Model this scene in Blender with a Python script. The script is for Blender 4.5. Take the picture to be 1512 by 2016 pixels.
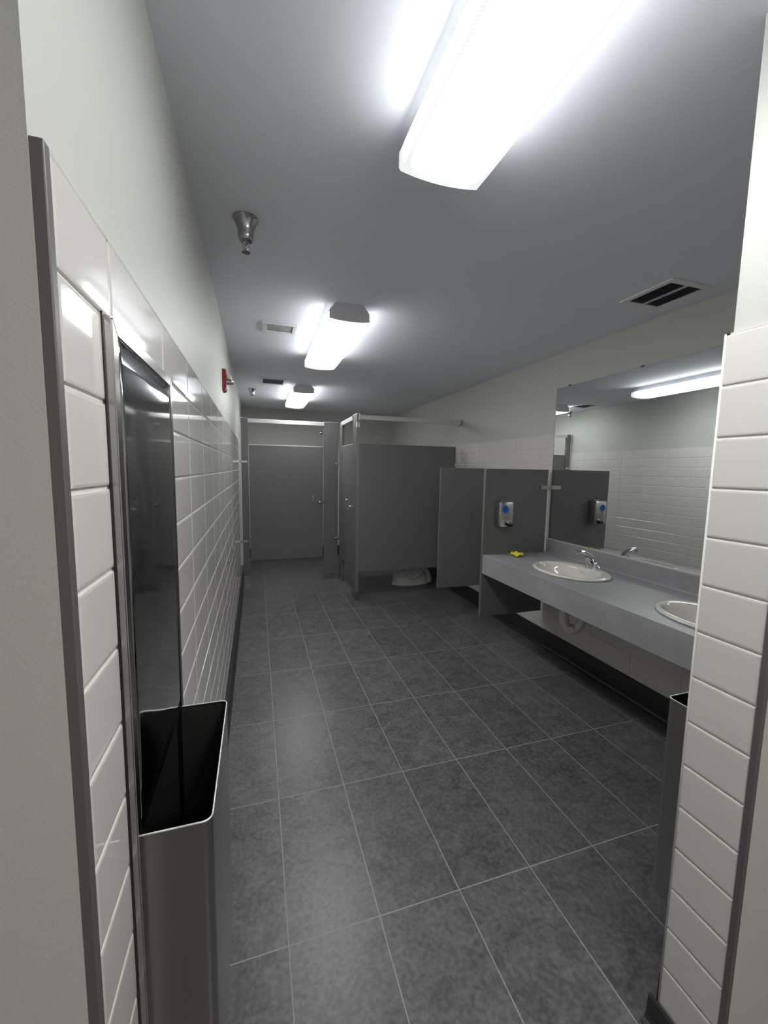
import bpy, bmesh, math, random
from mathutils import Vector, Matrix
random.seed(7)
for o in list(bpy.data.objects): bpy.data.objects.remove(o, do_unlink=True)
C = bpy.context.scene.collection
SC = bpy.context.scene
PI = math.pi

# ------------------------------------------------------------------ camera, world, exposure
cam_d = bpy.data.cameras.new('camera'); cam = bpy.data.objects.new('camera', cam_d); C.objects.link(cam)
cam_d.sensor_fit = 'HORIZONTAL'; cam_d.sensor_width = 36.0; cam_d.lens = 794.245 / 1512 * 36.0
cam_d.clip_start = 0.02; cam_d.clip_end = 60
_R = Vector((0.95381905, -0.29990685, 0.01688521)); _U = Vector((0.01522342, 0.1044036, 0.99441849)); _F = Vector((0.29999579, 0.94823825, -0.10414775))
m3 = Matrix((_R, _U, -_F)).transposed()
cam.matrix_world = Matrix.Translation((0, 0, 1.5261)) @ m3.to_4x4()
SC.camera = cam
w = bpy.data.worlds.new('world'); SC.world = w; w.use_nodes = True
w.node_tree.nodes['Background'].inputs[0].default_value = (0.6, 0.65, 0.75, 1)
w.node_tree.nodes['Background'].inputs[1].default_value = 0.0
SC.view_settings.view_transform = 'Standard'; SC.view_settings.look = 'None'
SC.view_settings.gamma = 1; SC.view_settings.use_curve_mapping = False
SC.view_settings.exposure = 1.5
LAMP = 7.0           # radiance of the fixture lenses
LAMP_COL = (0.97, 1.0, 0.99)
SIDE = 0.6          # the upright sides of the lens throw more light than its face
# fill light added out of view in the vestibule to brighten the nearest walls
_l = bpy.data.lights.new('vestibule_fill', 'AREA'); _l.shape = 'RECTANGLE'; _l.size = 1.2; _l.size_y = .3; _l.energy = 10; _l.color = (1.0, .965, .91)
_lo = bpy.data.objects.new('vestibule_fill', _l); C.objects.link(_lo); _lo.location = (.7, -1.25, 2.44)

# ------------------------------------------------------------------ main dimensions (metres)
XL = -0.198; XR = 2.39; YB = 7.08; H = 2.5
ZT = 1.849; RH = 0.118; TW = 0.346
XJ = 1.034; YJ0 = 0.545; YJ1 = 0.69
YLE = 0.52

# ------------------------------------------------------------------ materials
def s2l(c):
    return tuple(((x/255)/12.92 if x/255 <= .04045 else ((x/255+.055)/1.055)**2.4) for x in c)
def mat(name, col, rough=.5, metal=0., bump=None, spec=.5, mottle=None, aniso=None, coat=0):
    m = bpy.data.materials.new(name); m.use_nodes = True
    nt = m.node_tree; b = nt.nodes['Principled BSDF']
    b.inputs['Base Color'].default_value = (*col, 1); b.inputs['Roughness'].default_value = rough
    b.inputs['Metallic'].default_value = metal; b.inputs['Specular IOR Level'].default_value = spec
    if coat: b.inputs['Coat Weight'].default_value = coat; b.inputs['Coat Roughness'].default_value = .05
    tc = nt.nodes.new('ShaderNodeTexCoord')
    if bump:
        sc, st = bump
        n = nt.nodes.new('ShaderNodeTexNoise'); n.inputs['Scale'].default_value = sc; n.inputs['Detail'].default_value = 3
        nt.links.new(tc.outputs['Object'], n.inputs['Vector'])
        bp = nt.nodes.new('ShaderNodeBump'); bp.inputs['Strength'].default_value = st; bp.inputs['Distance'].default_value = .002
        nt.links.new(n.outputs['Fac'], bp.inputs['Height']); nt.links.new(bp.outputs['Normal'], b.inputs['Normal'])
    if mottle:
        sc, amt, stretch = mottle
        mp = nt.nodes.new('ShaderNodeMapping'); mp.inputs['Scale'].default_value = stretch
        n = nt.nodes.new('ShaderNodeTexNoise'); n.inputs['Scale'].default_value = sc; n.inputs['Detail'].default_value = 8
        n.inputs['Roughness'].default_value = .62
        nt.links.new(tc.outputs['Object'], mp.inputs['Vector']); nt.links.new(mp.outputs['Vector'], n.inputs['Vector'])
        r = nt.nodes.new('ShaderNodeValToRGB')
        r.color_ramp.elements[0].position = .3; r.color_ramp.elements[1].position = .7
        r.color_ramp.elements[0].color = (*[c*(1-amt) for c in col], 1); r.color_ramp.elements[1].color = (*[c*(1+amt) for c in col], 1)
        nt.links.new(n.outputs['Fac'], r.inputs['Fac']); nt.links.new(r.outputs['Color'], b.inputs['Base Color'])
    if aniso:
        # fine brushed grain: noise stretched along one direction drives bump and roughness
        mp = nt.nodes.new('ShaderNodeMapping'); mp.inputs['Scale'].default_value = aniso
        n = nt.nodes.new('ShaderNodeTexNoise'); n.inputs['Scale'].default_value = 1; n.inputs['Detail'].default_value = 2
        nt.links.new(tc.outputs['Object'], mp.inputs['Vector']); nt.links.new(mp.outputs['Vector'], n.inputs['Vector'])
        bp = nt.nodes.new('ShaderNodeBump'); bp.inputs['Strength'].default_value = .06; bp.inputs['Distance'].default_value = .001
        nt.links.new(n.outputs['Fac'], bp.inputs['Height']); nt.links.new(bp.outputs['Normal'], b.inputs['Normal'])
    return m

M = {}
M['paint'] = mat('wall_paint', (.52, .523, .487), .5, bump=(260, .12))
M['ceiling'] = mat('ceiling_paint', (.84, .855, .92), .75, bump=(200, .15))
M['tile'] = mat('wall_tile_glaze', (.67, .64, .615), .05, spec=.5)
M['grout'] = mat('wall_grout', (.66, .64, .61), .8)
M['panel'] = mat('partition_powder_coat', (.158, .154, .154), .40, bump=(420, .25), spec=.45)
M['panel_edge_lit'] = mat('partition_edge_lit', (.30, .29, .28), .38, .6)  # paler than the powder coat: glancing light on the edges put into the colour
M['rail'] = mat('headrail_aluminium', (.66, .66, .66), .42, .45)
M['steel'] = mat('brushed_steel', (.38, .37, .365), .24, 1., aniso=(3, 3, 400))
M['steel_h'] = mat('brushed_steel_plate', (.35, .34, .33), .32, 1., aniso=(400, 400, 3))
M['rim'] = mat('bright_rolled_rim', (.80, .79, .76), .30, .5)
M['door_steel'] = mat('polished_steel_door', (.42, .42, .43), .07, 1., aniso=(2.2, 2.2, 5))
M['soap_steel'] = mat('soap_tank_steel', (.60, .59, .57), .27, 1., aniso=(400, 3, 3))
M['chrome'] = mat('chrome', (.72, .72, .73), .07, 1.)
M['dull_chrome'] = mat('satin_chrome', (.45, .45, .46), .22, 1.)
M['black'] = mat('black_plastic', (.008, .008, .008), .4)
M['liner'] = mat('bin_interior', (.012, .0115, .011), .7)
M['base'] = mat('dark_cove_base', (.028, .028, .030), .33)
M['trim'] = mat('grey_edge_trim', (.15, .14, .14), .45, .3)
M['laminate'] = mat('countertop_laminate', (.33, .325, .338), .34, mottle=(5, .16, (1, .5, 1)))
M['edge_lam'] = mat('light_laminate_edge', (.46, .455, .46), .35)
M['china'] = mat('vitreous_china', (.74, .70, .655), .07, coat=.3)
M['china_w'] = mat('toilet_china', (.70, .69, .67), .12)
M['pvc'] = mat('white_pipe_cover', (.72, .71, .70), .35)
M['white_metal'] = mat('white_enamel', (.80, .80, .82), .4)
M['cap_grey'] = mat('fixture_end_cap', (.72, .72, .76), .45)
M['vent_dark'] = mat('vent_interior', (.02, .02, .028), .6)
M['vent_slat'] = mat('vent_slats', (.22, .22, .30), .5)
M['vent_grey'] = mat('grey_vent_slats', (.20, .205, .24), .5)
M['red'] = mat('red_plastic', (.22, .010, .020), .35)
M['beige'] = mat('beige_lens', (.62, .56, .42), .2)
M['blue'] = mat('blue_sticker', (.015, .11, .50), .5, mottle=(90, .45, (1, 1, 1)))
M['yellow'] = mat('yellow_paper', (.80, .66, .02), .6)
mm = mat('mirror_glass', (.80, .83, .82), 0.0, 1.0); M['mirror'] = mm
# floor tile: grid of 305 x 608 mm porcelain, mottled charcoal, light grout
def floor_mat():
    m = bpy.data.materials.new('floor_tile'); m.use_nodes = True; nt = m.node_tree; b = nt.nodes['Principled BSDF']
    N = nt.nodes.new; L = nt.links.new
    tc = N('ShaderNodeTexCoord'); mp = N('ShaderNodeMapping'); mp.inputs['Location'].default_value = (-.0762 + .305*20, -1.1747 + .6077*20, 0)
    L(tc.outputs['Object'], mp.inputs['Vector'])
    br = N('ShaderNodeTexBrick'); br.offset = 0; br.squash = 1
    br.inputs['Scale'].default_value = 1; br.inputs['Brick Width'].default_value = .305; br.inputs['Row Height'].default_value = .6077
    br.inputs['Mortar Size'].default_value = .0021; br.inputs['Mortar Smooth'].default_value = .15
    br.inputs['Color1'].default_value = (0, 0, 0, 1); br.inputs['Color2'].default_value = (1, 1, 1, 1); br.inputs['Mortar'].default_value = (.5, .5, .5, 1)
    L(mp.outputs['Vector'], br.inputs['Vector'])
    # per-tile shift of the mottling pattern
    add = N('ShaderNodeVectorMath'); add.operation = 'MULTIPLY_ADD'
    L(br.outputs['Color'], add.inputs[0]); add.inputs[1].default_value = (7, 7, 7); L(tc.outputs['Object'], add.inputs[2])
    n1 = N('ShaderNodeTexNoise'); n1.inputs['Scale'].default_value = 13; n1.inputs['Detail'].default_value = 9; n1.inputs['Roughness'].default_value = .68
    n1.inputs['Distortion'].default_value = .7
    L(add.outputs[0], n1.inputs['Vector'])
    n2 = N('ShaderNodeTexNoise'); n2.inputs['Scale'].default_value = 60; n2.inputs['Detail'].default_value = 5
    L(tc.outputs['Object'], n2.inputs['Vector'])
    mx = N('ShaderNodeMix'); mx.data_type = 'FLOAT'; mx.inputs['Factor'].default_value = .45
    L(n1.outputs['Fac'], mx.inputs['A']); L(n2.outputs['Fac'], mx.inputs['B'])
    cr = N('ShaderNodeValToRGB'); e = cr.color_ramp.elements
    e[0].position = .38; e[0].color = (.070, .067, .071, 1); e[1].position = .64; e[1].color = (.172, .164, .172, 1)
    L(mx.outputs['Result'], cr.inputs['Fac'])
    hv = N('ShaderNodeHueSaturation'); L(cr.outputs['Color'], hv.inputs['Color'])
    mr = N('ShaderNodeMapRange'); mr.inputs['To Min'].default_value = .88; mr.inputs['To Max'].default_value = 1.12
    L(br.outputs['Color'], mr.inputs['Value']); L(mr.outputs['Result'], hv.inputs['Value'])
    mc = N('ShaderNodeMix'); mc.data_type = 'RGBA'; L(br.outputs['Fac'], mc.inputs['Factor'])
    L(hv.outputs['Color'], mc.inputs['A']); mc.inputs['B'].default_value = (.34, .33, .34, 1)
    L(mc.outputs['Result'], b.inputs['Base Color'])
    rr = N('ShaderNodeMapRange'); rr.inputs['To Min'].default_value = .24; rr.inputs['To Max'].default_value = .44
    L(n1.outputs['Fac'], rr.inputs['Value'])
    rm = N('ShaderNodeMix'); rm.data_type = 'FLOAT'; L(br.outputs['Fac'], rm.inputs['Factor']); L(rr.outputs['Result'], rm.inputs['A']); rm.inputs['B'].default_value = .8
    L(rm.outputs['Result'], b.inputs['Roughness'])
    inv = N('ShaderNodeMath'); inv.operation = 'MULTIPLY_ADD'; inv.inputs[1].default_value = -1.0; L(br.outputs['Fac'], inv.inputs[0])
    sm = N('ShaderNodeMath'); sm.operation = 'MULTIPLY'; sm.inputs[1].default_value = .35; L(mx.outputs['Result'], sm.inputs[0]); L(sm.outputs[0], inv.inputs[2])
    bp = N('ShaderNodeBump'); bp.inputs['Strength'].default_value = .35; bp.inputs['Distance'].default_value = .0025
    L(inv.outputs[0], bp.inputs['Height']); L(bp.outputs['Normal'], b.inputs['Normal'])
    return m
M['floor'] = floor_mat()
def lens_mat():
    # prismatic acrylic lens over two tubes: bright over the tubes, less towards the ends and rims
    m = bpy.data.materials.new('lit_lens'); m.use_nodes = True; nt = m.node_tree; N = nt.nodes.new; L = nt.links.new
    for n in list(nt.nodes): nt.nodes.remove(n)
    out = N('ShaderNodeOutputMaterial'); em = N('ShaderNodeEmission'); em.inputs['Color'].default_value = (*LAMP_COL, 1)
    tc = N('ShaderNodeTexCoord'); sp = N('ShaderNodeSeparateXYZ'); L(tc.outputs['Object'], sp.inputs[0])
    def falloff(sock, a, b, lo):
        ab = N('ShaderNodeMath'); ab.operation = 'ABSOLUTE'; L(sock, ab.inputs[0])
        mr = N('ShaderNodeMapRange'); mr.interpolation_type = 'SMOOTHSTEP'
        mr.inputs['From Min'].default_value = a; mr.inputs['From Max'].default_value = b
        mr.inputs['To Min'].default_value = 1; mr.inputs['To Max'].default_value = lo
        L(ab.outputs[0], mr.inputs['Value']); return mr.outputs['Result']
    fy = falloff(sp.outputs['Y'], .51, .582, .05); fx = falloff(sp.outputs['X'], .1262, .1270, SIDE)
    fx2 = falloff(sp.outputs['X'], .092, .118, .05); bk = falloff(sp.outputs['X'], .1255, .1262, 20.)
    m0 = N('ShaderNodeMath'); m0.operation = 'MULTIPLY'; L(fx2, m0.inputs[0]); L(bk, m0.inputs[1])
    m1 = N('ShaderNodeMath'); m1.operation = 'MULTIPLY'; L(m0.outputs[0], m1.inputs[0]); L(fx, m1.inputs[1])
    mu = N('ShaderNodeMath'); mu.operation = 'MULTIPLY'; L(fy, mu.inputs[0]); L(m1.outputs[0], mu.inputs[1])
    wv = N('ShaderNodeTexWave'); wv.wave_type = 'BANDS'; wv.bands_direction = 'DIAGONAL'; wv.inputs['Scale'].default_value = 75
    L(tc.outputs['Object'], wv.inputs['Vector'])
    wm = N('ShaderNodeMapRange'); wm.inputs['To Min'].default_value = .94; wm.inputs['To Max'].default_value = 1.06; L(wv.outputs['Fac'], wm.inputs['Value'])
    m2 = N('ShaderNodeMath'); m2.operation = 'MULTIPLY'; mxx = N('ShaderNodeMath'); mxx.operation = 'MAXIMUM'; mxx.inputs[1].default_value = .046; L(mu.outputs[0], mxx.inputs[0]); L(mxx.outputs[0], m2.inputs[0]); L(wm.outputs['Result'], m2.inputs[1])
    m4 = N('ShaderNodeMath'); m4.operation = 'MULTIPLY'; L(m2.outputs[0], m4.inputs[0]); m4.inputs[1].default_value = LAMP
    L(m4.outputs[0], em.inputs['Strength']); L(em.outputs[0], out.inputs['Surface'])
    return m
M['lens'] = lens_mat()

# ------------------------------------------------------------------ mesh helpers
def bx(bm, x0, x1, y0, y1, z0, z1, mi=0, bev=0.):
    vs = [bm.verts.new((x, y, z)) for x in (x0, x1) for y in (y0, y1) for z in (z0, z1)]
    fs = [(0,1,3,2),(4,6,7,5),(0,4,5,1),(2,3,7,6),(0,2,6,4),(1,5,7,3)]
    faces = []
    for f in fs:
        fc = bm.faces.new([vs[i] for i in f]); fc.material_index = mi; faces.append(fc)
    if bev > 0:
        es = list({e for f in faces for e in f.edges})
        r = bmesh.ops.bevel(bm, geom=es, offset=bev, segments=2, affect='EDGES', profile=.5)
        for f in r['faces']: f.material_index = mi
    return faces
def box(*a, **k):
    bm = bmesh.new(); bx(bm, *a, **k); return bm
def prism(bm, prof, a0, a1, axis='Y', mi=0):
    """extrude a closed 2D profile along an axis. axis Y: profile (x,z); X: (y,z); Z: (x,y)"""
    def P(p, a): return {'Y': (p[0], a, p[1]), 'X': (a, p[0], p[1]), 'Z': (p[0], p[1], a)}[axis]
    A = [bm.verts.new(P(p, a0)) for p in prof]; B = [bm.verts.new(P(p, a1)) for p in prof]; n = len(prof)
    for i in range(n):
        f = bm.faces.new((A[i], A[(i+1) % n], B[(i+1) % n], B[i])); f.material_index = mi
    for r in (A[::-1], B):
        f = bm.faces.new(r); f.material_index = mi
def rings(bm, rs, cap0=True, cap1=True, mi=0):
    """rs: list of point rings with equal counts, skinned together"""
    V = [[bm.verts.new(p) for p in r] for r in rs]; n = len(V[0])
    for a, b in zip(V, V[1:]):
        for i in range(n):
            f = bm.faces.new((a[i], a[(i+1) % n], b[(i+1) % n], b[i])); f.material_index = mi; f.smooth = True
    if cap0: bm.faces.new(V[0][::-1]).material_index = mi
    if cap1: bm.faces.new(V[-1]).material_index = mi
def lathe(bm, c, prof, n=32, ax='Z', cap0=True, cap1=True, mi=0):
    rs = []
    for r, h in prof:
        ring = []
        for i in range(n):
            a = 2*PI*i/n; p, q = r*math.cos(a), r*math.sin(a)
            d = {'Z': (p, q, h), 'X': (h, p, q), 'Y': (p, h, q)}[ax]
            ring.append((c[0]+d[0], c[1]+d[1], c[2]+d[2]))
        rs.append(ring)
    rings(bm, rs, cap0, cap1, mi)
def sweep(bm, pts, rad, n=16, mi=0, up=(0, 1, 0)):
    """tube along pts; rad = list of (a, b) half sizes: a along `up`, b across"""
    pts = [Vector(p) for p in pts]; rs = []
    for i, p in enumerate(pts):
        t = (pts[min(i+1, len(pts)-1)] - pts[max(i-1, 0)]).normalized()
        u = Vector(up); u = (u - t*u.dot(t)).normalized(); v = t.cross(u)
        a, b = rad[i] if isinstance(rad[i], tuple) else (rad[i], rad[i])
        rs.append([tuple(p + u*a*math.cos(2*PI*k/n) + v*b*math.sin(2*PI*k/n)) for k in range(n)])
    rings(bm, rs, True, True, mi)
def bez(p, n=12):
    """Catmull-Rom through points"""
    p = [Vector(q) for q in p]; p = [p[0]*2-p[1]] + p + [p[-1]*2-p[-2]]; out = []
    for i in range(1, len(p)-2):
        for k in range(n):
            t = k/n; a, b, c, d = p[i-1], p[i], p[i+1], p[i+2]
            out.append(.5*((2*b)+(-a+c)*t+(2*a-5*b+4*c-d)*t*t+(-a+3*b-3*c+d)*t**3))
    out.append(p[-2]); return out
def obj(name, bm, m, parent=None, loc=None, smooth=False, wn=False):
    """one mesh object; geometry given in world coordinates (or the parent's, via its location)"""
    o0 = Vector((0, 0, 0))
    if parent is not None: o0 = worldloc(parent)
    if loc is not None: o0 = Vector(loc)
    if o0.length > 0: bmesh.ops.translate(bm, verts=bm.verts, vec=-o0)
    bmesh.ops.recalc_face_normals(bm, faces=bm.faces)
    me = bpy.data.meshes.new(name); 
    if smooth:
        for f in bm.faces: f.smooth = True
    bm.to_mesh(me); bm.free()
    for k in (m if isinstance(m, (list, tuple)) else [m]): me.materials.append(k)
    o = bpy.data.objects.new(name, me); C.objects.link(o)
    if parent is not None:
        o.parent = parent
        if loc is not None: o.location = Vector(loc) - worldloc(parent)
    elif loc is not None: o.location = loc
    if smooth:
        try: me.set_sharp_from_angle(angle=math.radians(38))
        except Exception: pass
    return o
def worldloc(o):
    v = Vector((0, 0, 0))
    while o is not None: v = v + Vector(o.location); o = o.parent
    return v
def thing(name, label, cat, loc, group=None):
    o = bpy.data.objects.new(name, None); C.objects.link(o); o.location = loc; o.empty_display_size = .1
    o['label'] = label; o['category'] = cat
    if group: o['group'] = group
    return o
def struct(name, bm, m, **k):
    o = obj(name, bm, m, **k); o['kind'] = 'structure'; return o
def dup(root, loc, label, rz=None):
    r = root.copy(); C.objects.link(r); r.location = loc; r['label'] = label
    if rz is not None: r.rotation_euler = (0, 0, rz)
    for ch in list(root.children):
        c = ch.copy(); C.objects.link(c); c.parent = r
        for g in list(ch.children):
            d = g.copy(); C.objects.link(d); d.parent = c
    return r

# pillowed wall tiles on a plane
def tiles(bm, axis, face, sgn, us, vs, hole=None):
    """axis 'X': plane x=face, u=y, v=z ; axis 'Y': plane y=face, u=x, v=z. sgn: outward normal sign.
    mat slots: 1 tile, 2 grout"""
    def P(u, v, d): return (face - sgn*d, u, v) if axis == 'X' else (u, face - sgn*d, v)
    prof = [(0, .0042), (.0008, .0018), (.0024, .0006), (.0060, 0.)]   # inset, depth
    g = .0015
    for u0, u1 in zip(us, us[1:]):
        for v0, v1 in zip(vs, vs[1:]):
            a0, a1, b0, b1 = u0+g, u1-g, v0+g, v1-g
            if hole and v0 < hole[3] and v1 > hole[2]:
                if a0 >= hole[0]-.001 and a1 <= hole[1]+.001: continue
                if a0 < hole[0] < a1: a1 = hole[0]
                elif a0 < hole[1] < a1: a0 = hole[1]
            if a1-a0 < .012 or b1-b0 < .012: continue
            V = [[bm.verts.new(P(a, b, d)) for a, b in ((a0+i, b0+i), (a1-i, b0+i), (a1-i, b1-i), (a0+i, b1-i))] for i, d in prof]
            for r, q in zip(V, V[1:]):
                for k in range(4):
                    f = bm.faces.new((r[k], r[(k+1) % 4], q[(k+1) % 4], q[k])); f.material_index = 1
            f = bm.faces.new(V[-1]); f.material_index = 1
def joints(start, step, lo, hi):
    js = []; k = math.floor((lo-start)/step)
    while start+k*step < hi-.001:
        v = start+k*step
        if v > lo+.001: js.append(v)
        k += 1
    return [lo]+js+[hi]

def holed(bm, axis, p0, p1, a0, a1, z0, z1, hole, mi, depth=None):
    """slab between planes p0..p1 with a rectangular opening (u0, u1, v0, v1)"""
    u0, u1, v0, v1 = hole
    for (ua, ub, va, vb) in ((a0, u0, z0, z1), (u1, a1, z0, z1), (u0, u1, z0, v0), (u0, u1, v1, z1)):
        if axis == 'X': bx(bm, p0, p1, ua, ub, va, vb, mi)
        else: bx(bm, ua, ub, p0, p1, va, vb, mi)
# ------------------------------------------------------------------ the setting
XV0, YV0 = -1.5, -1.9                       # the vestibule the photographer stands in
struct('floor', box(XV0-.15, XR+.15, YV0-.15, YB+.15, -.12, 0), M['floor'])
struct('ceiling', box(XV0-.15, XR+.15, YV0-.15, YB+.15, H, H+.12), M['ceiling'])
ZB = .16
def vrows(zlo): return sorted([ZT-k*RH for k in range(20) if ZT-k*RH > zlo+.002] + [zlo])
# left wall
bm = bmesh.new()
HL = (.676, 1.060, .300, 1.000)
bx(bm, XL-.16, XL-.105, YLE, YB+.15, 0, H, 0)
holed(bm, 'X', XL-.105, XL-.012, YLE, YB+.15, 0, H, HL, 0)
holed(bm, 'X', XL-.014, XL-.0030, YLE+.012, YB, 0, ZT-.001, HL, 2)
bx(bm, XL-.013, XL-.0005, YLE+.014, YB, ZT-.0035, ZT, 1)
tiles(bm, 'X', XL, 1, joints(.7057, TW, YLE+.014, YB), vrows(.05), HL)
wl = struct('wall_left', bm, [M['paint'], M['tile'], M['grout']])
# right wall
bm = bmesh.new()
bx(bm, XR+.012, XR+.16, .3, YB+.15, 0, H, 0)
bx(bm, XR+.0030, XR+.014, YJ1, YB, 0, ZT-.001, 2)
bx(bm, XR+.0005, XR+.013, YJ1, YB, ZT-.0035, ZT, 1)
tiles(bm, 'X', XR, -1, joints(3.02, TW, YJ1, YB), vrows(.05))
struct('wall_right', bm, [M['paint'], M['tile'], M['grout']])
# back wall
bm = bmesh.new()
bx(bm, XL-.1, XR+.1, YB+.012, YB+.16, 0, H, 0)
bx(bm, XL, XR, YB+.0030, YB+.014, 0, ZT-.001, 2)
bx(bm, XL, XR, YB+.0005, YB+.013, ZT-.0035, ZT, 1)
tiles(bm, 'Y', YB, -1, joints(XL+.1, TW, XL, XR), vrows(.05))
struct('wall_back', bm, [M['paint'], M['tile'], M['grout']])
# stub wall at the right of the entry: painted, tiled on its end and on the room side
bm = bmesh.new()
HE = (1.123, 1.507, .255, .955)
bx(bm, XJ+.012, XR+.012, YJ0-.008, YJ1-.100, 0, H, 0)
holed(bm, 'Y', YJ1-.100, YJ1-.012, XJ+.012, XR+.012, 0, H, HE, 0)
bx(bm, XJ+.003, XJ+.014, YJ0+.002, YJ1-.003, 0, ZT-.001, 2)
holed(bm, 'Y', YJ1-.014, YJ1-.003, XJ+.014, XR, 0, ZT-.001, HE, 2)
bx(bm, XJ+.0005, XJ+.013, YJ0+.002, YJ1-.0005, ZT-.0035, ZT, 1)
bx(bm, XJ+.0005, XR, YJ1-.013, YJ1-.0005, ZT-.0035, ZT, 1)
tiles(bm, 'X', XJ, -1, [YJ0+.002, YJ1-.0025], vrows(.05))
tiles(bm, 'Y', YJ1, 1, joints(XJ+.3, TW, XJ+.0025, XR), vrows(.05), HE)
struct('wall_entry', bm, [M['paint'], M['tile'], M['grout']])
# vestibule walls around the camera
struct('wall_vestibule_left', box(XV0-.15, XL-.16, YLE, YLE+.15, 0, H), M['paint'])
struct('wall_vestibule_side', box(XV0-.15, XV0, YV0, YLE, 0, H), M['paint'])
struct('wall_vestibule_right', box(XR+.012, XR+.16, YV0, .3, 0, H), M['paint'])
struct('wall_vestibule_rear', box(XV0-.15, XR+.16, YV0-.15, YV0, 0, H), M['paint'])
# metal edge trims of the tile
def trimbm(x0, x1, y0, y1):
    return box(min(x0, x1), max(x0, x1), y0, y1, .0, ZT, bev=.0015)
struct('trim_1', trimbm(XL-.0125, XL+.0006, YLE+.001, YLE+.0145), M['trim'])
struct('trim_2', trimbm(XJ+.0125, XJ-.0006, YJ0-.010, YJ0+.003), M['trim'])
bm = bmesh.new(); lathe(bm, (XJ+.0032, YJ1-.0032, 0), [(.0036, 0.), (.0036, ZT)], 16)
struct('trim_3', bm, M['grout'])
# cove bases
def cove_profile(h): return [(0, 0), (.028, 0), (.028, .004), (.016, .010), (.010, .022), (.008, h-.003), (.005, h), (0, h)]
def cove(name, axis, face, sgn, a0, a1, h=ZB):
    bm = bmesh.new(); prism(bm, [(face+sgn*p, z) for p, z in cove_profile(h)], a0, a1, 'Y' if axis == 'X' else 'X')
    return struct(name, bm, M['base'])
cove('baseboard_left', 'X', XL, 1, YLE+.015, YB)
cove('baseboard_right', 'X', XR, -1, YJ1, YB)
cove('baseboard_back', 'Y', YB, -1, XL, XR)
cove('baseboard_entry', 'Y', YJ1, 1, XJ+.01, XR, ZB)
cove('baseboard_jamb', 'X', XJ, -1, YJ0, YJ1+.02, .079)

# ------------------------------------------------------------------ ceiling lights
def make_light(yc):
    cx = .543
    t = thing('ceiling_light', 'nearest and largest fluorescent wraparound ceiling light, cut by the top of the photo', 'light', (cx, yc, H), 'wraparound lights down the ceiling')
    L = 1.2
    bm = bmesh.new(); prism(bm, [(cx-.085, H), (cx-.1265, H-.0545), (cx+.1265, H-.0545), (cx+.085, H)], yc-L/2+.012, yc+L/2-.012)
    obj('housing', bm, M['white_metal'], t)
    prof = [(-.128, -.052), (-.128, -.092), (-.1245, -.0975)]
    for k in range(1, 12): 
        x = -.1245+.249*k/12; prof.append((x, -.0975-.011*(1-(x/.1245)**2)))
    prof += [(.1245, -.0975), (.128, -.092), (.128, -.052)]
    bm = bmesh.new()
    A = [bm.verts.new((cx+x, yc-L/2-.004, H+z)) for x, z in prof]; B = [bm.verts.new((cx+x, yc+L/2+.004, H+z)) for x, z in prof]
    # cut the lens along its length too, so its shade follows the tubes
    for i in range(len(prof)-1): bm.faces.new((A[i], A[i+1], B[i+1], B[i]))
    ln = obj('lens', bm, M['lens'], t)
    so = ln.modifiers.new('thickness', 'SOLIDIFY'); so.thickness = .003; so.offset = 1
    for s in (-1, 1):
        y = yc+s*(L/2-.006); bm = bmesh.new()
        hexp = [(cx-.086, H-.001), (cx-.121, H-.045), (cx-.121, H-.092), (cx-.07, H-.099), (cx, H-.1015), (cx+.07, H-.099), (cx+.121, H-.092), (cx+.121, H-.045), (cx+.086, H-.001)]
        prism(bm, hexp, y-.006, y+.006)
        obj('end_cap', bm, M['cap_grey'], t)
    return t
l0 = make_light(.610)
dup(l0, (.543, 3.055, H), 'middle fluorescent wraparound ceiling light with its grey end cap showing')
dup(l0, (.543, 5.50, H), 'farthest and smallest fluorescent wraparound ceiling light, nearest the stalls')

# ------------------------------------------------------------------ sprinklers
def make_sprinkler(x, y):
    t = thing('fire_sprinkler', 'chrome bell-shaped ceiling sprinkler nearest the camera', 'sprinkler', (x, y, H), 'ceiling sprinklers')
    bm = bmesh.new()
    lathe(bm, (x, y, H), [(.050, -.0005), (.050, -.004), (.044, -.010), (.033, -.040), (.0305, -.050), (.0300, -.066), (.0270, -.078), (.0235, -.084), (.012, -.0845)], 36)
    obj('escutcheon', bm, M['dull_chrome'], t, smooth=True)
    bm = bmesh.new(); lathe(bm, (x, y, H), [(.013, -.083), (.013, -.092), (.009, -.096), (.0045, -.100)], 20)
    for s in (-1, 1):
        sweep(bm, bez([(x+s*.008, y, H-.090), (x+s*.0115, y, H-.100), (x+s*.007, y, H-.112), (x+s*.002, y, H-.118)], 4), [.0022]*13, 8)
    obj('frame_arms', bm, M['dull_chrome'], t, smooth=True)
    bm = bmesh.new(); lathe(bm, (x, y, H), [(.003, -.114), (.004, -.120), (.0165, -.1245), (.0165, -.1262), (.003, -.1262)], 24)
    obj('deflector', bm, M['dull_chrome'], t, smooth=True)
    return t
s0 = make_sprinkler(-.026, 1.79)
dup(s0, (-.038, 5.40, H), 'small chrome ceiling sprinkler far away, left of the farthest light')

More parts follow.
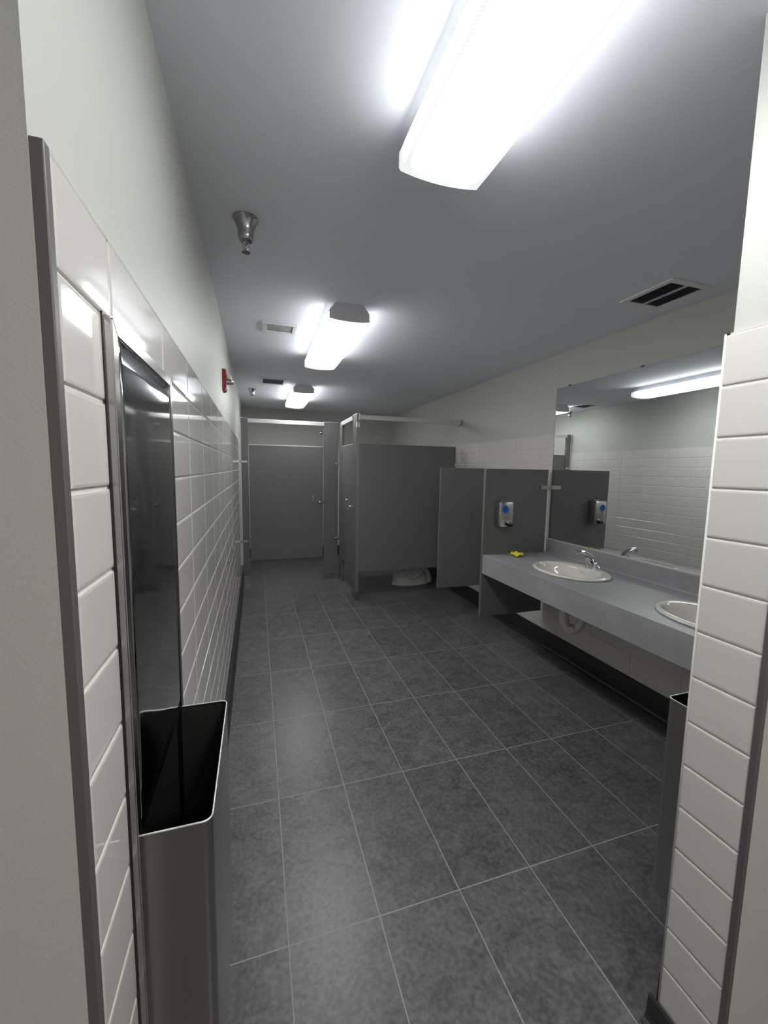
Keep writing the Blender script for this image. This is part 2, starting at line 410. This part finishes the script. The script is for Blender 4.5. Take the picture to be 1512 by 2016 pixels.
# ------------------------------------------------------------------ vents
def make_vent(x0, x1, y0, y1, label, n, dark, bars=(), slat_axis='Y', group=None):
    t = thing('ceiling_vent', label, 'vent', ((x0+x1)/2, (y0+y1)/2, H), group)
    fm = M['white_metal']; bm = bmesh.new(); wd = .026 if not bars else .032
    zf = H-.009
    for a in ((x0, x1, y0, y0+wd), (x0, x1, y1-wd, y1), (x0, x0+wd, y0+wd, y1-wd), (x1-wd, x1, y0+wd, y1-wd)):
        bx(bm, a[0], a[1], a[2], a[3], zf, H-.0005, bev=.002)
    for b in bars: bx(bm, b-.009, b+.009, y0+wd, y1-wd, zf+.001, H-.0005)
    obj('frame', bm, fm, t)
    obj('backing', box(x0+.01, x1-.01, y0+.01, y1-.01, H-.0022, H-.0008), M['vent_dark'] if dark else M['white_metal'], t)
    sm = M['vent_slat'] if bars else (M['vent_grey'] if dark else M['white_metal'])
    zl, kk = (.0082, .36) if bars else (.0058, .49)
    for k in range(n):
        bm = bmesh.new()
        if slat_axis == 'X':
            y = y0+wd+(y1-y0-2*wd)*(k+.5)/n; d = (y1-y0-2*wd)/n*kk
            prism(bm, [(y-d, H-zl), (y-d+.0015, H-zl), (y+d, H-.0026), (y+d-.0015, H-.0026)], x0+wd, x1-wd, 'X')
        else:
            x = x0+wd+(x1-x0-2*wd)*(k+.5)/n; d = (x1-x0-2*wd)/n*.36
            prism(bm, [(x-d, H-.0082), (x-d+.0015, H-.0082), (x+d, H-.0026), (x+d-.0015, H-.0026)], y0+wd, y1-wd, 'Y')
        obj('slat', bm, sm, t)
    return t
make_vent(.055, .282, 2.93, 3.128, 'small white ceiling vent left of the middle light', 9, False, slat_axis='X')
make_vent(.058, .330, 4.70, 5.00, 'dark slatted ceiling vent beside the farthest light', 10, True, slat_axis='X')
make_vent(1.985, 2.266, 1.59, 1.90, 'dark two-panel ceiling grille above the mirror at the right', 22, True, bars=(2.128,), slat_axis='X')

# ------------------------------------------------------------------ fire alarm on the left wall
t = thing('fire_alarm', 'red fire alarm strobe high on the left wall', 'alarm', (XL-.012, 3.04, 2.11))
bm = bmesh.new(); prism(bm, [(XL-.012, 2.04), (XL+.006, 2.044), (XL+.013, 2.060), (XL+.013, 2.172), (XL+.008, 2.180), (XL-.012, 2.180)], 2.975, 3.095)
obj('faceplate', bm, M['red'], t)
obj('strobe_lens', box(XL+.012, XL+.045, 3.00, 3.06, 2.118, 2.146, bev=.006), M['beige'], t, smooth=True)
bm = bmesh.new(); lathe(bm, (XL+.013, 3.03, 2.105), [(.020, 0), (.018, .035), (.008, .046)], 20, 'X')
obj('reflector', bm, M['chrome'], t, smooth=True)

# ------------------------------------------------------------------ stainless towel dispenser over waste bin
def make_unit(x, y, z, rz, label):
    # built at the origin: width along x, out of the wall along +y; then placed
    t = thing('towel_dispenser', label, 'dispenser', (0, 0, 0), 'steel paper towel dispensers')
    W2, ZTOP, ZBOT, F = .205, 1.73, .33, .0125
    fw = .022
    bm = bmesh.new()
    prism(bm, [(-W2, ZBOT), (-W2, ZTOP), (-W2+fw, ZTOP-fw), (-W2+fw, ZBOT)], 0, F)
    prism(bm, [(W2, ZBOT), (W2-fw, ZBOT), (W2-fw, ZTOP-fw), (W2, ZTOP)], 0, F)
    prism(bm, [(-W2, ZTOP), (W2, ZTOP), (W2-fw, ZTOP-fw), (-W2+fw, ZTOP-fw)], 0, F)
    bmesh.ops.bevel(bm, geom=[e for e in bm.edges if all(v.co.y > F-1e-5 for v in e.verts)], offset=.0018, segments=2, affect='EDGES')
    obj('frame', bm, M['steel'], t)
    bm = bmesh.new(); g0 = .0035
    for q in ((-W2-g0, -W2+.004, ZBOT-.003, ZTOP+g0), (W2-.004, W2+g0, ZBOT-.003, ZTOP+g0), (-W2+.004, W2-.004, ZTOP-.004, ZTOP+g0)): bx(bm, q[0], q[1], 0, .0022, q[2], q[3])
    obj('gasket', bm, M['black'], t)
    # polished door, very slightly bowed
    bm = bmesh.new(); n = 24; rs = []
    a, b = W2-fw-.003, ZTOP-fw-.003
    grid = []
    zlo = .934
    for i in range(n+1):
        row = []
        for j in range(n+1):
            xx = -a+2*a*i/n; zz = zlo+(b-zlo)*j/n
            bow = .0022*(1-(2*i/n-1)**2)*(1-(2*j/n-1)**4) + .0008*math.sin(j*.9)*(1-(2*i/n-1)**2)
            row.append(bm.verts.new((xx, F-.0022+bow, zz)))
        grid.append(row)
    for i in range(n):
        for j in range(n):
            f = bm.faces.new((grid[i][j], grid[i+1][j], grid[i+1][j+1], grid[i][j+1])); f.smooth = True
    d = obj('door', bm, M['door_steel'], t)
    so = d.modifiers.new('thickness', 'SOLIDIFY'); so.thickness = .003; so.offset = 0
    # bin: half in the wall recess, half proud of it; rounded front corners, open top
    zr, zb, yo, yi = .93, .32, .118, -.086
    bw = W2-fw+.004; rad = .016
    def outline(off):
        pts = [(-bw+off, yi+off)]
        for k in range(7):
            an = PI+(-PI/2)*k/6; pts.append((-bw+rad + (rad-off)*math.cos(an), yo-rad+(rad-off)*math.sin(an)))
        for k in range(7):
            an = PI/2-(PI/2)*k/6; pts.append((bw-rad+(rad-off)*math.cos(an), yo-rad+(rad-off)*math.sin(an)))
        pts.append((bw-off, yi+off)); return pts
    bm = bmesh.new(); loops = []
    for off, zz in ((0, zb), (0, zr), (.0022, zr), (.0022, zb+.002)): loops.append([bm.verts.new((p[0], p[1], zz)) for p in outline(off)])
    for A, B in zip(loops, loops[1:]):
        for k in range(len(A)):
            f = bm.faces.new((A[k], A[(k+1) % len(A)], B[(k+1) % len(A)], B[k])); f.smooth = True
    bm.faces.new(loops[0][::-1])
    b_ = obj('waste_bin', bm, M['steel_h'], t)
    b_.data.set_sharp_from_angle(angle=math.radians(40))
    bm = bmesh.new(); pts = outline(.0034)
    A = [bm.verts.new((p[0], p[1], zr-.004)) for p in pts]; B = [bm.verts.new((p[0], p[1], zb+.01)) for p in pts]
    for k in range(len(A)): bm.faces.new((A[k], A[(k+1) % len(A)], B[(k+1) % len(A)], B[k]))
    bm.faces.new(B)
    obj('liner', bm, M['liner'], b_)
    bm = bmesh.new(); pts = outline(.0010); V = []
    for p, off in zip(pts, pts):
        V.append(p)
    n2 = len(V); R_ = []
    for k in range(n2):
        a_, c_ = Vector(V[(k-1) % n2]), Vector(V[(k+1) % n2]); tdir = (c_-a_).normalized(); nrm = Vector((tdir.y, -tdir.x))
        R_.append([(V[k][0]+nrm.x*.0017*math.cos(q*PI/4), V[k][1]+nrm.y*.0017*math.cos(q*PI/4), zr+.0006+.0015*math.sin(q*PI/4)) for q in range(8)])
    rings(bm, R_+[R_[0]], False, False)
    obj('rim', bm, M['rim'], b_)
    t.location = (x, y, z); t.rotation_euler = (0, 0, rz)
    return t
u1 = make_unit(XL, .868, 0, -PI/2, 'tall stainless steel paper towel dispenser and waste bin recessed in the left tiled wall')
u2 = dup(u1, (1.315, YJ1, -.045), 'steel waste bin peeking out behind the tiled wall end at the right', 0)

# ------------------------------------------------------------------ toilet stalls
PT = .026       # panel thickness
def panel(name, x0, x1, y0, y1, z0, z1, parent, m=None, bev=.004):
    return obj(name, box(x0, x1, y0, y1, z0, z1, bev=bev), m or M['panel'], parent)
def u_bracket(name, parent, x, y, z, axis, L=.10, hh=.028):
    bm = bmesh.new()
    if axis == 'X':      # runs along x
        bx(bm, x-L/2, x+L/2, y-.021, y-.015, z-hh/2, z+hh/2, bev=.002); bx(bm, x-L/2, x-L/2+.008, y-.021, y+.021, z-hh/2, z+hh/2, bev=.002)
        bx(bm, x-L/2, x+L/2, y+.015, y+.021, z-hh/2, z+hh/2, bev=.002)
        for q in (-.3, .0, .3): lathe(bm, (x+q*L, y-.021, z), [(.005, 0), (.004, -.003)], 12, 'Y')
    else:
        bx(bm, x-.021, x-.015, y-L/2, y+L/2, z-hh/2, z+hh/2, bev=.002); bx(bm, x+.015, x+.021, y-L/2, y+L/2, z-hh/2, z+hh/2, bev=.002)
    return obj(name, bm, M['chrome'], parent)
def pull(parent, x, y, z, axis):
    bm = bmesh.new(); out = .042
    if axis == 'Y': pts = [(x, y, z+.062), (x, y-out*.7, z+.060), (x, y-out, z+.03), (x, y-out, z-.03), (x, y-out*.7, z-.060), (x, y, z-.062)]
    else: pts = [(x, y, z+.062), (x-out*.7, y, z+.060), (x-out, y, z+.03), (x-out, y, z-.03), (x-out*.7, y, z-.060), (x, y, z-.062)]
    p = bez(pts, 5); sweep(bm, p, [.0062]*len(p), 10, up=(1, .3, 0))
    return obj('pull_handle', bm, M['chrome'], parent, smooth=True)
YS = 5.50; XS = 1.083; YN = 4.489
# --- left stall at the end of the room
st = thing('toilet_stall', 'grey toilet stall across the end of the room beside the left wall', 'stall', (.44, YS, 0), 'grey toilet stalls')
p = panel('pilaster', XL+.014, -.097, YS, YS+.032, .0, 2.146, st)
obj('shoe', box(XL+.012, -.095, YS-.004, YS+.036, .0, .098, bev=.002), M['steel_h'], p)
p = panel('pilaster', .876, 1.068, YS, YS+.032, .0, 2.146, st)
obj('shoe', box(.874, 1.070, YS-.004, YS+.036, .0, .098, bev=.002), M['steel_h'], p)
obj('edge_strip', box(.8735, .8762, YS-.001, YS+.033, .1, 2.09), M['panel_edge_lit'], p)
d = panel('door', -.088, .862, YS+.004, YS+.030, .305, 1.815, st)
obj('top_edge', box(-.085, .859, YS+.001, YS+.033, 1.812, 1.823, bev=.001), M['rail'], d)
pull(d, .722, YS+.004, 1.10, 'Y')
bm = bmesh.new(); lathe(bm, (.795, YS+.004, 1.075), [(.014, 0), (.014, -.012), (.008, -.022)], 16, 'Y'); bx(bm, .80, .862, YS-.010, YS-.002, 1.066, 1.084, bev=.002)
obj('latch', bm, M['chrome'], d, smooth=True)
obj('hinge', box(-.100, -.076, YS-.004, YS+.036, .296, .306, bev=.001), M['chrome'], d)
obj('strike_plate', box(.866, .895, YS-.012, YS, 1.055, 1.095, bev=.003), M['dull_chrome'], st)
bm = bmesh.new(); prism(bm, [(YS-.010, 2.098), (YS+.042, 2.098), (YS+.042, 2.132), (YS+.020, 2.148), (YS-.004, 2.144), (YS-.010, 2.138)], -.0975, .8765, 'X')
obj('headrail', bm, M['rail'], st)
for zz in (1.60, .565):
    u_bracket('wall_bracket', st, XL+.035, YS+.015, zz, 'X', .11)
    u_bracket('corner_bracket', st, XS-.012, YS-.006, zz, 'X', .12)
obj('rail_bracket', box(XL+.001, XL+.0135, YS-.012, YS+.044, 2.095, 2.150, bev=.003), M['rail'], st)
obj('top_cap', box(XL+.012, -.095, YS-.002, YS+.034, 2.1462, 2.153), M['rail'], st)
obj('top_cap', box(.874, 1.070, YS-.002, YS+.034, 2.1462, 2.153), M['rail'], st)
# continuous channel down the wall behind the pilaster
obj('wall_channel', box(XL+.0005, XL+.016, YS-.006, YS+.038, .25, 2.085, bev=.002), M['rail'], st)
# --- right stall
st = thing('toilet_stall', 'grey corner toilet stall with tall side panel, toilet base showing beneath', 'stall', (1.7, 5.0, 0), 'grey toilet stalls')
p = panel('pilaster', XS, XS+.032, YN, YN+.185, .0, 2.146, st)
obj('shoe', box(XS-.004, XS+.036, YN-.004, YN+.189, .0, .098, bev=.002), M['steel_h'], p)
obj('edge_strip', box(XS-.001, XS+.033, YN-.0025, YN-.0002, .1, 2.146), M['panel_edge_lit'], p)
p = panel('pilaster', XS, XS+.032, 5.315, YS-.012, .0, 2.146, st)
obj('shoe', box(XS-.004, XS+.036, 5.311, YS-.008, .0, .098, bev=.002), M['steel_h'], p)
d = panel('door', XS+.003, XS+.029, YN+.195, 5.305, .305, 1.82, st)
obj('top_edge', box(XS, XS+.032, YN+.198, 5.302, 1.817, 1.827, bev=.001), M['rail'], d)
pull(d, XS+.003, 4.90, 1.09, 'X')
bm = bmesh.new(); lathe(bm, (XS+.003, 4.775, 1.075), [(.014, 0), (.014, -.012), (.008, -.022)], 16, 'X'); bx(bm, XS-.010, XS-.002, 4.70, 4.77, 1.066, 1.084, bev=.002)
obj('latch', bm, M['chrome'], d, smooth=True)
obj('hinge', box(XS-.004, XS+.036, 5.295, 5.318, .296, .306, bev=.001), M['chrome'], d)
p = panel('side_panel', XS+.034, 2.325, YN+.003, YN+.003+PT, .33, 1.818, st)
obj('edge_strip', box(2.3245, 2.3275, YN+.002, YN+.030, .335, 1.813), M['panel_edge_lit'], p)
obj('joining_channel', box(XS+.033, 1.165, YN-.001, YN+.003, .335, 1.812), M['panel'], p)
for zz in (1.755, .44):
    bm = bmesh.new(); lathe(bm, (1.150, YN-.001, zz), [(.007, 0), (.006, -.0035), (.002, -.004)], 14, 'Y')
    obj('screw', bm, M['chrome'], p, smooth=True)
panel('rear_panel', XS+.034, 2.325, YS+.003, YS+.003+PT, .33, 1.818, st)
bm = bmesh.new(); prism(bm, [(YN-.008, 2.085), (YN+.040, 2.085), (YN+.040, 2.128), (YN+.018, 2.140), (YN-.004, 2.136), (YN-.008, 2.130)], XS+.034, XR+.004, 'X')
obj('side_headrail', bm, M['rail'], st)
bm = bmesh.new(); prism(bm, [(XS-.010, 2.093), (XS+.042, 2.093), (XS+.042, 2.132), (XS+.020, 2.150), (XS-.004, 2.146), (XS-.010, 2.138)], YN+.186, 5.314, 'Y')
obj('front_headrail', bm, M['rail'], st)
obj('rail_corner', box(XS+.020, XS+.044, YN-.012, YN+.012, 2.078, 2.150, bev=.004), M['rail'], st)
obj('top_cap', box(XS-.002, XS+.034, YN-.002, YN+.187, 2.1462, 2.153), M['rail'], st)
obj('rail_bracket', box(XR-.018, XR+.0115, YN-.018, YN+.05, 2.075, 2.145, bev=.003), M['dull_chrome'], st)
for zz in (1.60, .60): u_bracket('wall_bracket', st, 2.345, YN+.016, zz, 'X', .088)
obj('top_bracket', box(XS-.003, XS+.035, YN-.006, YN+.030, 1.995, 2.055, bev=.003), M['rail'], st)

# ------------------------------------------------------------------ toilet in the right stall
t = thing('toilet', 'white porcelain toilet base seen beneath the corner stall side panel', 'toilet', (2.0, 5.0, 0))
cy = 5.0
def ell_ring(cx, cyy, rx, ry, z, n=36, flat=None):
    out = []
    for i in range(n):
        a = 2*PI*i/n; x = cx+rx*math.cos(a); y = cyy+ry*math.sin(a)
        if flat and x > flat: x = flat
        out.append((x, y, z))
    return out
bm = bmesh.new()
rings(bm, [ell_ring(1.98, cy, .275, .125, 0, flat=2.25), ell_ring(1.98, cy, .275, .124, .02, flat=2.25), ell_ring(1.975, cy, .262, .108, .045, flat=2.24), ell_ring(1.97, cy, .258, .100, .15, flat=2.24),
           ell_ring(1.96, cy, .262, .104, .22, flat=2.25), ell_ring(1.93, cy, .28, .135, .29, flat=2.28), ell_ring(1.88, cy, .29, .170, .345, flat=2.30), ell_ring(1.86, cy, .30, .182, .385, flat=2.30)])
obj('bowl', bm, M['china_w'], t, smooth=True)
bm = bmesh.new()   # trapway relief on the flank
p = bez([(1.98, cy-.092, .30), (1.90, cy-.100, .20), (1.96, cy-.100, .10), (2.06, cy-.098, .15), (2.13, cy-.094, .22), (2.20, cy-.094, .12), (2.21, cy-.094, .03)], 6)
sweep(bm, p, [.032]*len(p), 12, up=(0, 1, 0))
obj('trapway', bm, M['china_w'], t, smooth=True)
bm = bmesh.new(); rings(bm, [ell_ring(1.86, cy, .302, .186, .386, flat=2.20), ell_ring(1.86, cy, .304, .188, .40, flat=2.20), ell_ring(1.86, cy, .29, .176, .412, flat=2.19)])
obj('seat', bm, M['china_w'], t, smooth=True)
obj('tank', box(2.16, 2.375, cy-.21, cy+.21, .39, .74, bev=.015), M['china_w'], t, smooth=True)
obj('tank_lid', box(2.15, 2.38, cy-.22, cy+.22, .742, .775, bev=.010), M['china_w'], t, smooth=True)

# ------------------------------------------------------------------ privacy screens
def make_screen(name, x0, x1, y, z0, z1, label, hw=1.40):
    t = thing(name, label, 'partition', ((x0+x1)/2, y, z0))
    p = panel('screen_panel', x0+.002, x1, y, y+PT, z0, z1, t, bev=.005)
    obj('edge_strip', box(x0-.0005, x0+.0026, y+.001, y+PT-.001, z0+.006, z1-.006, bev=.0008), M['panel_edge_lit'], p)  # added strip, its paler colour stands in for light grazing the panel edge
    u_bracket('wall_bracket', t, XR-.0585, y+PT/2, hw, 'X', .112, .034)
    return t
make_screen('urinal_screen', 1.757, 2.36, 3.69, .322, 1.556, 'dark grey hanging urinal screen between the corner stall and the counter panel')
make_screen('partition_panel', 1.752, 2.357, 2.852, .322, 1.550, 'dark grey partition panel closing the far end of the sink counter')

# ------------------------------------------------------------------ counter
YC1 = 2.850; YC0 = YJ1+.002; XC = 1.755; ZC = .848; XW = XR-.0015
BAS = [(2.06, 2.22), (2.06, 1.265)]
t = thing('vanity_counter', 'long grey laminate sink counter along the right wall under the mirror', 'counter', (2.07, 1.77, ZC-.15))
bm = bmesh.new()
def hole_slab(bm, x0, x1, y0, y1, zt, zb_, cx, cyy, rx, ry, n=48):
    """rectangle with an elliptical hole: radial quads, top and bottom, plus the wall of the hole"""
    angs = sorted([2*PI*i/n for i in range(n)] + [math.atan2(b-cyy, a-cx) % (2*PI) for a in (x0, x1) for b in (y0, y1)])
    E, Q = [], []
    for a in angs:
        c, s = math.cos(a), math.sin(a)
        k = min([((x1 if c > 0 else x0)-cx)/c if abs(c) > 1e-9 else 1e9, ((y1 if s > 0 else y0)-cyy)/s if abs(s) > 1e-9 else 1e9])
        Q.append((cx+c*k, cyy+s*k)); q = 1/math.sqrt((c/rx)**2+(s/ry)**2); E.append((cx+c*q, cyy+s*q))
    m = len(angs)
    et = [bm.verts.new((*e, zt)) for e in E]; qt = [bm.verts.new((*q, zt)) for q in Q]
    eb = [bm.verts.new((*e, zb_)) for e in E]; qb = [bm.verts.new((*q, zb_)) for q in Q]
    for i in range(m):
        j = (i+1) % m
        bm.faces.new((et[i], et[j], qt[j], qt[i])); bm.faces.new((eb[j], eb[i], qb[i], qb[j])); bm.faces.new((eb[i], eb[j], et[j], et[i]))
    return
ys = [YC0, .95, 1.58, 1.905, 2.535, YC1]
for i, (a, b) in enumerate(zip(ys, ys[1:])):
    if i in (1, 3): hole_slab(bm, XC+.0015, XW, a, b, ZC, ZC-.035, *(BAS[1] if i == 1 else BAS[0]), .205, .265)
    else:
        q = [bm.verts.new(v) for v in ((XC+.0015, a, ZC), (XW, a, ZC), (XW, b, ZC), (XC+.0015, b, ZC))]; bm.faces.new(q)
        q = [bm.verts.new(v) for v in ((XC+.0015, a, ZC-.035), (XW, a, ZC-.035), (XW, b, ZC-.035), (XC+.0015, b, ZC-.035))]; bm.faces.new(q[::-1])
bmesh.ops.remove_doubles(bm, verts=bm.verts, dist=.0002)
obj('countertop', bm, M['laminate'], t)
obj('apron', box(XC, XC+.024, YC0, YC1, .693, ZC-.0012, bev=.0008), M['laminate'], t)
obj('edge_strip', box(XC-.0004, XC+.0022, YC0, YC1, ZC-.0022, ZC+.0004, bev=.0005), M['edge_lam'], t)
obj('backsplash', box(XW-.019, XW, YC0, YC1, ZC+.001, .957, bev=.0015), M['laminate'], t)
obj('caulk_line', box(XW-.0205, XW-.018, YC0, YC1, ZC, ZC+.003), M['rail'], t)

# ------------------------------------------------------------------ sinks
def make_sink(cx, cyy, label):
    t = thing('sink', label, 'sink', (cx, cyy, ZC), 'oval sinks set in the counter')
    z = ZC; n = 64
    def er(dx, rx, ry, zz): return ell_ring(cx+dx, cyy, rx, ry, zz, n)
    rs = [er(0, .214, .274, z+.0005), er(0, .220, .280, z+.004), er(0, .2195, .2795, z+.010), er(0, .213, .273, z+.0155), er(-.002, .200, .260, z+.0175),
          er(-.022, .166, .240, z+.0155), er(-.027, .157, .232, z+.012), er(-.030, .150, .224, z+.002), er(-.031, .143, .215, z-.03), er(-.031, .125, .190, z-.08),
          er(-.03, .095, .145, z-.122), er(-.028, .055, .08, z-.143), er(-.025, .024, .024, z-.150)]
    bm = bmesh.new(); rings(bm, rs, False, False)
    # outer skin of the bowl
    rs2 = [er(0, .214, .274, z+.0005), er(-.02, .180, .245, z-.002), er(-.025, .168, .236, z-.04), er(-.028, .145, .212, z-.09), er(-.028, .108, .160, z-.137), er(-.027, .06, .085, z-.158), er(-.025, .024, .024, z-.162)]
    rings(bm, rs2, False, False)
    obj('basin', bm, M['china'], t)
    bm = bmesh.new(); lathe(bm, (cx-.025, cyy, z), [(.024, -.1525), (.030, -.1488), (.028, -.1465), (.020, -.1480), (.016, -.152), (.004, -.152)], 28)
    obj('drain', bm, M['chrome'], t, smooth=True)
    bm = bmesh.new(); bx(bm, cx+.105, cx+.106, cyy-.016, cyy+.016, z-.012, z-.004)
    obj('overflow_slot', bm, M['cap_grey'], t)
    return t
k0 = make_sink(2.06, 2.22, 'whole oval cream sink in the counter, with the chrome faucet')
dup(k0, (2.06, 1.265, ZC), 'second oval sink, half hidden behind the tiled wall end')

# ------------------------------------------------------------------ faucet
fx, fy, fz = 2.232, 2.22, ZC+.016
t = thing('faucet', 'chrome faucet with a long curved spout on the whole sink', 'faucet', (fx, fy, fz))
bm = bmesh.new()
rs = [ell_ring(fx, fy, .032, .034, fz-.002, 28), ell_ring(fx, fy, .032, .034, fz+.004, 28), ell_ring(fx-.003, fy, .027, .027, fz+.014, 28), ell_ring(fx-.008, fy, .021, .021, fz+.034, 28), ell_ring(fx-.016, fy, .021, .019, fz+.056, 28), ell_ring(fx-.024, fy, .022, .018, fz+.078, 28)]
rings(bm, rs)
obj('body', bm, M['chrome'], t, smooth=True)
p = bez([(fx+.026, fy, fz+.030), (fx+.014, fy, fz+.062), (fx-.016, fy, fz+.092), (fx-.058, fy, fz+.112), (fx-.100, fy, fz+.118), (fx-.124, fy, fz+.113)], 6)
n_ = len(p); rd = []
for i in range(n_):
    u = i/(n_-1); rd.append((.022-.010*u, .0165-.007*u))
bm = bmesh.new(); sweep(bm, p, rd, 20)
lathe(bm, (fx-.118, fy, fz+.112), [(.0085, 0), (.0095, -.008), (.0095, -.020), (.007, -.021)], 20)
obj('spout', bm, M['chrome'], t, smooth=True)
bm = bmesh.new(); lathe(bm, (fx-.008, fy-.0195, fz+.044), [(.0065, .004), (.0065, -.0035), (.005, -.0045)], 18, 'Y')
obj('side_button', bm, M['black'], t, smooth=True)
bm = bmesh.new()
lathe(bm, (fx+.010, fy-.034, fz), [(.017, -.002), (.017, .006), (.012, .014), (.0125, .020), (.016, .026), (.0165, .034), (.012, .042), (.004, .045)], 24)
sweep(bm, [(fx+.010, fy-.034, fz+.032), (fx+.016, fy-.052, fz+.022), (fx+.020, fy-.066, fz+.010)], [.009, .0095, .008], 14, up=(0, 0, 1))
obj('handle', bm, M['chrome'], t, smooth=True)

# ------------------------------------------------------------------ drain trap under the first sink
t = thing('drain_trap', 'white covered drain trap hanging under the sink counter', 'pipe', (2.035, 2.22, .42))
bm = bmesh.new()
p = bez([(2.035, 2.22, ZC-.163), (2.035, 2.22, .56), (2.037, 2.215, .49), (2.060, 2.19, .445), (2.095, 2.165, .455), (2.118, 2.15, .50), (2.15, 2.15, .545), (2.25, 2.15, .55), (XR-.001, 2.15, .55)], 6)
sweep(bm, p, [.030]*len(p), 18, up=(0, 0, 1) if False else (.3, 1, 0))
obj('pipe', bm, M['pvc'], t, smooth=True)
bm = bmesh.new(); lathe(bm, (2.072, 2.185, .452), [(.034, .02), (.034, -.022), (.026, -.034), (.010, -.036)], 22)
obj('cleanout_cap', bm, M['pvc'], t, smooth=True)
bm = bmesh.new(); lathe(bm, (XR-.001, 2.15, .55), [(.055, 0), (.052, -.006), (.034, -.012)], 26, 'X')
obj('wall_flange', bm, M['pvc'], t, smooth=True)

# ------------------------------------------------------------------ mirror
t = thing('wall_mirror', 'large frameless wall mirror above the sink counter', 'mirror', (XR-.004, 1.77, .957))
YM1 = 2.838; ZM0, ZM1 = .962, 2.216
obj('glass', box(XR-.0075, XR-.0015, YJ1+.012, YM1, ZM0, ZM1, bev=.0006), M['mirror'], t)
obj('bottom_channel', box(XR-.0105, XR-.0012, YJ1+.012, YM1, ZM0-.0045, ZM0+.006), M['rail'], t)
for yy in (2.065, 2.70): obj('clip', box(XR-.0105, XR+.011, yy-.010, yy+.010, ZM1-.003, ZM1+.006, bev=.001), M['black'], t)
obj('edge_bead', box(XR-.0085, XR-.0012, YM1, YM1+.0035, ZM0, ZM1), M['panel_edge_lit'], t)

# ------------------------------------------------------------------ soap dispenser on the end panel
sx, sy, sz = 1.907, 2.8515, 1.085
t = thing('soap_dispenser', 'steel soap dispenser with blue round sticker on the end panel above the counter', 'dispenser', (sx, sy, sz))
wd, dp, ht = .060, .086, .200
bm = bmesh.new(); bx(bm, sx-wd, sx+wd, sy-dp, sy, sz, sz+ht, bev=.008)
obj('tank', bm, M['soap_steel'], t, smooth=True)
bm = bmesh.new(); bx(bm, sx-wd+.006, sx+wd-.006, sy-dp+.006, sy-.004, sz+ht-.001, sz+ht+.004, bev=.0015)
obj('lid', bm, M['chrome'], t)
bm = bmesh.new(); prism(bm, [(sx-.022, sz+ht+.003), (sx-.030, sz+ht+.016), (sx-.018, sz+ht+.020), (sx-.004, sz+ht+.012), (sx+.012, sz+ht+.010), (sx+.030, sz+ht+.014), (sx+.034, sz+ht+.003)], sy-.030, sy-.012)
obj('lid_hinge', bm, M['dull_chrome'], t)
bm = bmesh.new(); lathe(bm, (sx+.016, sy-dp, sz+.034), [(.011, 0), (.011, -.012), (.008, -.020)], 20, 'Y')
obj('valve', bm, M['chrome'], t, smooth=True)
obj('push_button', box(sx-.004, sx+.040, sy-dp-.030, sy-dp-.008, sz+.006, sz+.028, bev=.003), M['black'], t)
bm = bmesh.new()
pts = []
for i in range(40):
    a = 2*PI*i/40; r = .029*(1+.06*math.sin(9*a)); pts.append((sx-.014+r*math.cos(a), sz+.142+r*math.sin(a)))
prism(bm, pts, sy-dp-.0009, sy-dp-.0002)
obj('round_sticker', bm, M['blue'], t)

# ------------------------------------------------------------------ crumpled yellow paper on the counter
bm = bmesh.new(); n = 14; random.seed(3); G = []
hx, hy = .046, .042
ph = [random.uniform(0, 6.28) for _ in range(8)]
for i in range(n+1):
    row = []
    for j in range(n+1):
        u = 2*i/n-1; v = 2*j/n-1
        rr = 1+.16*math.sin(3*math.atan2(v, u)+1)
        x = hx*u*rr+.004*math.sin(5*v+ph[0]); y = hy*v*rr+.005*math.sin(4*u+ph[1])
        zz =   .005+.030*(1-.45*(u*u+v*v))*(.55+.45*math.sin(4.3*u+2.1*v+ph[2]))+.006*math.sin(7*u-5*v+ph[3])+.004*random.random()
        row.append(bm.verts.new((2.005+x*.95+y*.3, 2.735+y-x*.2, ZC+max(.0015, zz))))
    G.append(row)
for i in range(n):
    for j in range(n): bm.faces.new((G[i][j], G[i+1][j], G[i+1][j+1], G[i][j+1]))
yp = obj('crumpled_paper', bm, M['yellow'], loc=(2.005, 2.735, ZC))
so = yp.modifiers.new('thickness', 'SOLIDIFY'); so.thickness = .0012; so.offset = 1
yp['label'] = 'small crumpled bright yellow scrap lying on the counter beside the sink'; yp['category'] = 'paper'

# small chrome hook high on the end wall, seen over the left stall door
t = thing('robe_hook', 'tiny chrome knob on the end wall above the left stall door', 'hook', (1.083, YB+.012, 2.144))
bm = bmesh.new(); lathe(bm, (1.083, YB+.012, 2.144), [(.030, 0), (.028, -.006), (.010, -.012), (.009, -.035), (.018, -.042), (.016, -.052), (.005, -.055)], 24, 'Y')
obj('knob', bm, M['chrome'], t, smooth=True)
